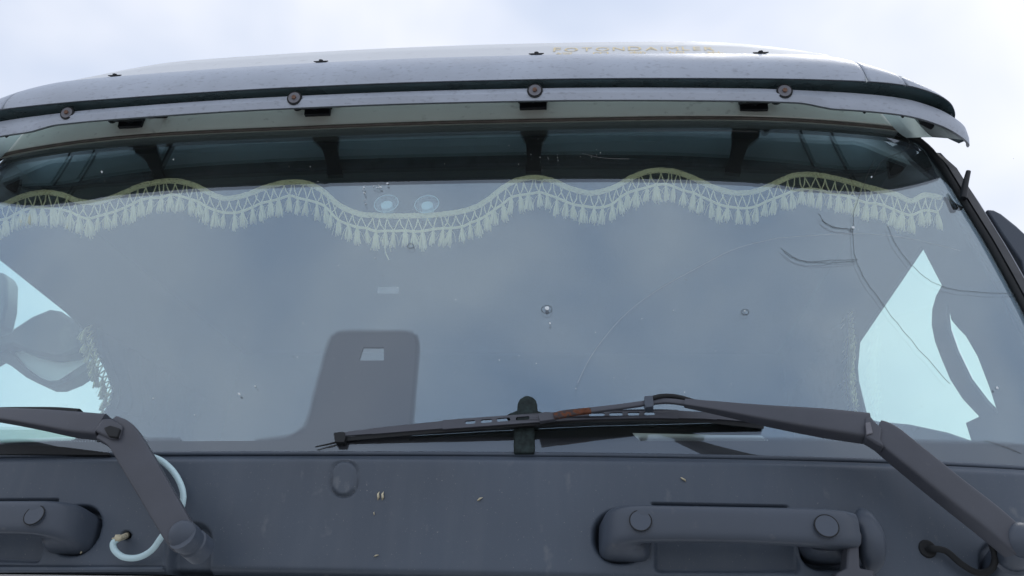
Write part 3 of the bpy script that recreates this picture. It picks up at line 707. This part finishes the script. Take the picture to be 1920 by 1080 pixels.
    for x in span(630, 1432, 60):
        a_ = hit(x, fy(x)+9.5, G, fd(x)-.003); b_ = hit(x, cy_(x), G, -.0004); up = Vector((0, 0, .0022)); rings.append([a_+up*1.2, a_-up*1.6, b_-up*.9, b_+up*.9])
    mb.ring_loft(rings); rb = mb.build('rubber_edge', M['rubber'], arm); auto(rb)
    plate('end_cap', [(625, 811), (645, 809), (648, 818), (645, 829), (628, 829)], M['rubber'], arm, G, .012, .011, bev=.001)
    mb = MB(); mb.tube([hit(648, 825, G, .004), hit(620, 832, G, .004), hit(591, 838, G, .005)], [.0016, .0014, .0008], 6); mb.build('rubber_tail', M['rubber'], arm)
right_wiper()

# ------------------------------------------------------------------ grab handles (right one; left mirrored)
def handle():
    g = beam('grab_handle', [(1172, 1022, -.022, .026, .034), (1170, 1010, .004, .027, .032), (1172, 992, .030, .0255, .024), (1192, 984, .046, .0225, .018), (1240, 983, .050, .0215, .016), (1380, 985, .051, .0210, .016), (1500, 989, .051, .0220, .017), (1560, 993, .050, .0225, .020), (1583, 996, .040, .0215, .022)], M['handle'], truck, PN, ref='up', nexp=4.6, n=60, sides=36)
    g['label'] = 'dark moulded grab handle on the front panel below the long wiper'
    parts = []
    parts.append(beam('handle_foot', [(1545, 1022, -.02, .026, .034), (1545, 1012, .004, .026, .032), (1548, 1000, .030, .022, .026)], M['handle'], g, PN, ref='up', nexp=3, n=14, sides=24))
    for x, y, r in ((1201, 976, 16.5), (1550, 986, 17.5)):
        c = hit(x, y, PN, .0665 if x < 1300 else .073); ax = Vector((0, -1, .25)).normalized()
        mb = MB(); mb.cyl(c-ax*.006, ax, r/1250, .0065, 28); cap = auto(mb.build('screw_cover', M['handle'], g)); bevel(cap, .0006); parts.append(cap)
        mb = MB(); mb.tube([c+(Vector((1, 0, 0))*math.cos(t)+Vector((1, 0, 0)).cross(ax)*math.sin(t))*(r/1250) for t in [2*math.pi*i/28 for i in range(29)]], .0009, 6); parts.append(mb.build('cover_joint', M['rubber'], g))
    mb = MB(); mb.dome(hit(1547, 962, PN, .055), Vector((0, -.6, 1)), .005, .005, 12); parts.append(mb.build('stud', M['handle'], g))
    return g, parts
hnd, hparts = handle()
mh = hnd.copy(); mh.data = hnd.data.copy(); COL.objects.link(mh); mh['label'] = 'dark moulded grab handle cut by the left edge of the picture'
allm = [(mh, None)]
for p in hparts:
    c = p.copy(); c.data = p.data.copy(); COL.objects.link(c); c.parent = mh; allm.append((c, 1))
for c, _ in allm:
    for v in c.data.vertices: v.co.x = -v.co.x; v.co.z -= .0
    c.data.flip_normals()
for c, _ in allm:
    for v in c.data.vertices: v.co.z += .028*(v.co.x)      # the front leans a little across its width
# strap hook and rubber buffer at the right end of the right handle
hk = plate('panel_latch', [(1588, 1000), (1592, 994), (1612, 994), (1617, 1002), (1616, 1018), (1611, 1026), (1613, 1066), (1640, 1071), (1640, 1100), (1566, 1100), (1568, 1074), (1587, 1066), (1589, 1026), (1586, 1016)], M['arm'], truck, PN, .052, .03, nrm=YN, bev=.003)
beam('rubber_buffer', [(1615, 968, .016, .008, .012), (1622, 984, .030, .0145, .016), (1632, 1012, .032, .0165, .018), (1634, 1042, .026, .015, .016), (1630, 1064, .010, .008, .012)], M['handle'], truck, PN, ref='normal', nexp=2.6, n=24, sides=20)
beam('collar', [(1580, 990, .02, .014, .018), (1600, 985, .022, .013, .016), (1618, 984, .02, .012, .014)], M['rubber'], truck, PN, ref='up', nexp=2.4, n=10, sides=18)
# washer nozzle lead at the right: grommet and cable
c = hit(1737, 1030, PN, -.002); mb = MB(); mb.cyl(c, YN, .0125, .006, 24, .010); gm = auto(mb.build('cable_grommet', M['rubber'], truck)); bevel(gm, .001)
mb = MB(); mb.tube([hit(p.x, p.y, PN, p.z) for p in spline([(1737, 1030, 0), (1752, 1029, .014), (1775, 1034, .016), (1802, 1057, .016), (1833, 1074, .018), (1858, 1068, .022), (1866, 1045, .03), (1858, 1015, .036)], 48)], .0042, 10); mb.build('cable', M['rubber'], gm)

# ------------------------------------------------------------------ washer hose, a loose loop beside the left wiper
hs = empty('washer_hose', hit(237, 1003, PN, 0), 'pale blue rubber hose looping behind the left wiper arm', 'hose')
mb = MB(); mb.tube([hit(p.x, p.y, PN, p.z) for p in spline([(262, 846, .004), (278, 854, .014), (303, 864, .020), (327, 887, .022), (342, 918, .022), (342, 946, .020), (328, 976, .018), (305, 1004, .018), (285, 1031, .018), (260, 1045, .018), (233, 1045, .018), (216, 1033, .020), (212, 1019, .022), (222, 1010, .022)], 80)], .0042, 12)
mb.build('tube', M['hose'], hs)
mb = MB(); mb.tube([hit(p.x, p.y, PN, p.z) for p in spline([(210, 1010, .026), (218, 1009, .024), (228, 1008, .018), (240, 1003, -.012)], 16)], [.0012]*4+[.0048]*5+[.0040]*7, 10); mb.build('nozzle', M['husk'], hs)

# ------------------------------------------------------------------ fringed pelmet inside the windscreen
FD = -.014
band = spline([(x, y, 0) for x, y in ((-90, 372), (-45, 392), (0, 386), (40, 369), (80, 361), (115, 365), (150, 378), (185, 379), (220, 367), (260, 350), (300, 341), (335, 340), (370, 350), (405, 368), (430, 372), (460, 366), (500, 351), (540, 342), (575, 344), (605, 358), (635, 384), (670, 400), (700, 404), (760, 405), (830, 402), (880, 393), (910, 378), (940, 355), (965, 340), (1000, 333), (1035, 339), (1070, 354), (1110, 362), (1150, 352), (1185, 333), (1220, 321), (1260, 321), (1300, 334), (1340, 352), (1380, 362), (1420, 358), (1455, 343), (1490, 329), (1530, 328), (1580, 338), (1630, 352), (1680, 365), (1708, 377), (1735, 366), (1768, 372))], 400)
fx = lambda x, y, e=0: hit(x, y, G, FD+e)
pel = empty('fringe_trim', fx(760, 405), 'scalloped cream braid with tassels hung along the inside top of the windscreen', 'fringe')
mb = MB(); bp = resample(band, 3.4); rb = random.Random(3)
def boff(i, o_):
    t = (bp[min(i+1, len(bp)-1)]-bp[max(i-1, 0)]).normalized(); return bp[i]+Vector((-t.y, t.x, 0))*o_
for o_, r_ in ((-4.3, .0009), (-2.2, .0012), (-.1, .0012), (2.0, .0012), (4.1, .0009)):
    pts = []
    for i in range(len(bp)):
        q = boff(i, o_+rb.uniform(-.45, .45)); pts.append(fx(q.x, q.y, rb.uniform(0, .0012)))
    mb.tube(pts, [r_*rb.uniform(.7, 1.3) for _ in pts], 5)
for i in range(0, len(bp)-3):
    q, p = boff(i, -4.5), boff(min(i+2, len(bp)-1), 4.4)
    if i % 2: q, p = boff(i, 4.4), boff(min(i+2, len(bp)-1), -4.5)
    mb.tube([fx(q.x, q.y, .001), fx(p.x, p.y, .001)], .0006, 3)
mb.build('braid', M['cream'], pel)
# tassel models: loose strands fanning from a knot, unit length along -Z
def tassel_mesh(seed, n=15):
    rnd = random.Random(seed); mb = MB()
    for i in range(n):
        a = rnd.uniform(0, 2*math.pi); r1 = .23*math.sqrt(rnd.random()); ln = rnd.uniform(.86, 1.06)
        x1, y1 = r1*math.cos(a), .6*r1*math.sin(a); wb = rnd.uniform(-.04, .04)
        mb.tube([Vector((.02*math.cos(a), .02*math.sin(a), .02)), Vector((x1*.55+wb, y1*.6, -.35)), Vector((x1*.95-wb*.5, y1, -.7)), Vector((x1*1.05+rnd.uniform(-.05, .05), y1*1.1, -ln))], [.050, .066, .064, .040], 3)
    for s in range(2): 
        d = rnd.choice((-1, 1)); mb.tube([Vector((0, 0, -.1)), Vector((d*.25, 0, -.35)), Vector((d*rnd.uniform(.25, .5), .05, -rnd.uniform(.55, .95)))], .016, 3)
    mb.dome(Vector((0, 0, -.06)), Vector((0, 0, 1)), .075, .10, 8, 3)
    me = bpy.data.meshes.new('tassel'); me.from_pydata([tuple(v) for v in mb.V], [], mb.F); me.update(); me.materials.append(M['cream'])
    for p in me.polygons: p.use_smooth = True
    return me
TM = [tassel_mesh(s) for s in range(9)]
def put_tassel(top, bot, parent, k, width=1.0):
    o = bpy.data.objects.new('tassel', TM[k % len(TM)]); COL.objects.link(o); o.parent = parent
    if parent.type == 'EMPTY': o.matrix_parent_inverse = Matrix.Translation(parent.location).inverted()
    z = (top-bot); l = z.length; z.normalize(); x = Vector((1, 0, 0)); x = (x-z*x.dot(z)).normalized()
    if abs(z.x) > .9: x = Vector((0, 1, 0))
    y = z.cross(x); mm = Matrix.Identity(4)
    for i in range(3): mm[i][0], mm[i][1], mm[i][2], mm[i][3] = x[i]*l*width*(-1 if k % 2 else 1), y[i]*l*width*(-1 if k % 2 else 1), z[i]*l, top[i]
    o.matrix_basis = mm; return o
# horizontal spacing follows the cord: the cord hangs 26 px under the braid
cord = [Vector((p.x, p.y+27+1.5*math.sin(p.x*.09), 0)) for p in band]
kn = resample(cord, 18.0); netm = MB(); rt = random.Random(5)
for i, p in enumerate(kn):
    p = p+Vector((rt.uniform(-2, 2), rt.uniform(-1.5, 1.5), 0)); kn[i] = p
    ba = [min(band, key=lambda q: abs(q.x-(p.x+o_))) for o_ in (-8+rt.uniform(-2, 2), 8+rt.uniform(-2, 2))]
    for q in ba:
        if abs(q.x-p.x) > 20: continue
        mid = Vector(((q.x*.6+p.x*.4)+rt.uniform(-2, 2), lerp(q.y+6, p.y, .5), 0))
        netm.tube([fx(q.x, q.y+5), fx(mid.x, mid.y, rt.uniform(-.002, .002)), fx(p.x, p.y)], [.0010, .0014, .0010], 4)
    lean = rt.gauss(0, 3); ln = rt.uniform(28, 35)
    put_tassel(fx(p.x, p.y), fx(p.x+lean, p.y+ln, rt.uniform(-.004, .004)), pel, rt.randrange(9), rt.uniform(.50, .74))
ck = spline([tuple(p) for p in kn], len(kn)*4)
netm.tube([fx(p.x, p.y) for p in ck], .0019, 5)
netm.tube([fx(p.x, p.y+2.2, .0012) for p in ck], .0012, 5)
# a few pulled threads
netm.tube([fx(p.x, p.y) for p in spline([(720, 455, 0), (722, 468, 0), (724, 476, 0), (729, 487, 0)], 10)], .0010, 4)
netm.tube([fx(p.x, p.y) for p in spline([(702, 448, 0), (698, 460, 0), (695, 469, 0)], 8)], .0007, 4)
netm.tube([fx(p.x, p.y) for p in spline([(728, 452, 0), (731, 464, 0), (733, 472, 0)], 8)], .0007, 4)
netm.build('netting', M['cream'], pel)

# side curtains at the back of the door windows with a row of tassels
def side_curtain(sgn, edge, rear, label, tx):
    root = empty('side_curtain', atDoor(*edge[-1], sgn, -.012), label, 'curtain')
    E = spline([(x, y, 0) for x, y in edge], 40); mb = MB(); rings = []
    for i, p in enumerate(E):
        a_ = atDoor(p.x, p.y, sgn, -.012); ring = []
        for k in range(25):
            t = k/24; y = lerp(a_.y+.004, rear, t); ring.append(Vector((a_.x-sgn*(.012+.010*math.sin(k*2.0+i*.05)), y, a_.z+.01*t)))
        rings.append(ring)
    mb.ring_loft(rings, cap=False, closed=False); o = mb.build('cloth', M['cloth'], root); s_ = o.modifiers.new('thickness', 'SOLIDIFY'); s_.thickness = .002
    rnd = random.Random(int(tx*10)); nm = MB(); prev = None
    pts = resample(E, 11)
    for i, p in enumerate(pts):
        q = Vector((p.x+tx*rnd.uniform(.7, 1.1), p.y+rnd.uniform(4, 10), 0)); A_ = atDoor(p.x, p.y, sgn, -.02); B_ = atDoor(q.x, q.y, sgn, -.02)
        nm.tube([A_, B_], .0022, 4)
        if prev is not None: nm.tube([prev[0], B_], .0022, 4); nm.tube([prev[1], B_], .0026, 4)
        prev = (A_, B_)
        put_tassel(B_, atDoor(q.x+tx*rnd.uniform(.3, .8), q.y+rnd.uniform(16, 26), sgn, -.02), root, i, .9)
    nm.build('netting', M['cream'], root)
side_curtain(-1, [(172, 610), (178, 645), (196, 690), (210, 728), (205, 762)], 2.6, 'dark side curtain with tasselled edge at the left door window', -13)
side_curtain(1, [(1598, 585), (1603, 640), (1601, 690), (1604, 730), (1612, 770)], 2.7, 'dark side curtain with tasselled edge at the right door window', -7)

# ------------------------------------------------------------------ small things inside the windscreen
for i, (x, y, lab) in enumerate(((724, 381, 'clear suction cup with pale centre on the glass, the left of two'), (800, 382, 'clear suction cup with pale centre on the glass, the right of two'))):
    c = hit(x, y, G, -.008); s_ = empty('suction_cup', c, lab, 'suction cup', 'suction cups on the windscreen')
    ax = -GN
    mb = MB(); prof = [(.0, .0215), (.001, .0222), (.0022, .0215), (.006, .014), (.010, .0095)]
    mb.tube([c+ax*h for h, r in prof], [r for h, r in prof], 32); mb.build('cup', M['clear'], s_)
    mb = MB(); mb.tube([c+ax*.0008+(Vector((1, 0, 0))*math.cos(t)+Vector((1, 0, 0)).cross(ax)*math.sin(t))*.0218 for t in [2*math.pi*k/40 for k in range(41)]], .0009, 6); mb.build('rim', M['ice'], s_)
    mb = MB(); mb.cyl(c+ax*.004, ax, .0105, .016, 24); auto(mb.build('stem', M['ice'], s_))
    if i: mb = MB(); mb.box(c+ax*.010+Vector((0, 0, -.016)), Vector((.008, 0, 0)), ax*.003, Vector((0, 0, .010))); mb.build('tab', M['ice'], s_)
ho = empty('rubber_block', hit(987, 838, G, .01), 'dark mossy rounded block standing against the windscreen behind the wiper blade', 'block')
plate('head', [(969, 800), (970, 757), (974, 748), (981, 743), (990, 741), (999, 744), (1005, 750), (1007, 758), (1009, 800)], M['holder'], ho, G, .011, .0105, bev=.003)
plate('stand', [(963, 800), (1002, 800), (1002, 849), (963, 849)], M['holder'], ho, G, .010, .0095, bev=.002)
plate('shoulder', [(950, 777), (970, 769), (1007, 769), (1024, 775), (1024, 784), (950, 784)], M['holder'], ho, G, .009, .0085, bev=.002)
tag(plate('paper_sheet', [(1186, 812), (1428, 817), (1446, 829), (1200, 829)], M['paper'], None, G, -.016, .0008), 'white sheet of paper lying behind the bottom of the windscreen', 'paper')

# ------------------------------------------------------------------ dry husks stuck to the panel
def husk(x, y, r, ang, label, two=False):
    c = hit(x, y, PN, 0); mb = MB(); rnd = random.Random(int(x))
    for s in ((-1, 1) if two else (0,)):
        o_ = Vector((s*.003, 0, 0)); d = Vector((math.sin(ang), 0, math.cos(ang)))
        mb.tube([c+o_-d*r, c+o_-d*r*.4+Vector((.0006, -.002, 0)), c+o_+d*r*.3+Vector((-.0006, -.0025, 0)), c+o_+d*r+Vector((0, -.001, 0))], [r*.12, r*.34, r*.28, r*.08], 6)
    o = mb.build('husk', M['husk'], None); tag(o, label, 'husk', 'dry husks stuck to the front panel')
husk(714, 930, .0055, .1, 'forked dry husk stuck to the panel just right of the oval cover', True)
husk(900, 936, .0042, 1.1, 'bent dry husk stuck to the panel far right of the oval cover')
husk(1281, 899, .0042, -.9, 'dry husk stuck to the panel above the right grab handle')
husk(702, 963, .0022, .2, 'tiny pale husk below the forked one on the panel')
husk(706, 1042, .0034, 1.3, 'pale flat husk near the lower edge of the panel under the oval cover')
husk(155, 1034, .0040, .7, 'yellowish husk beside the end of the left grab handle')
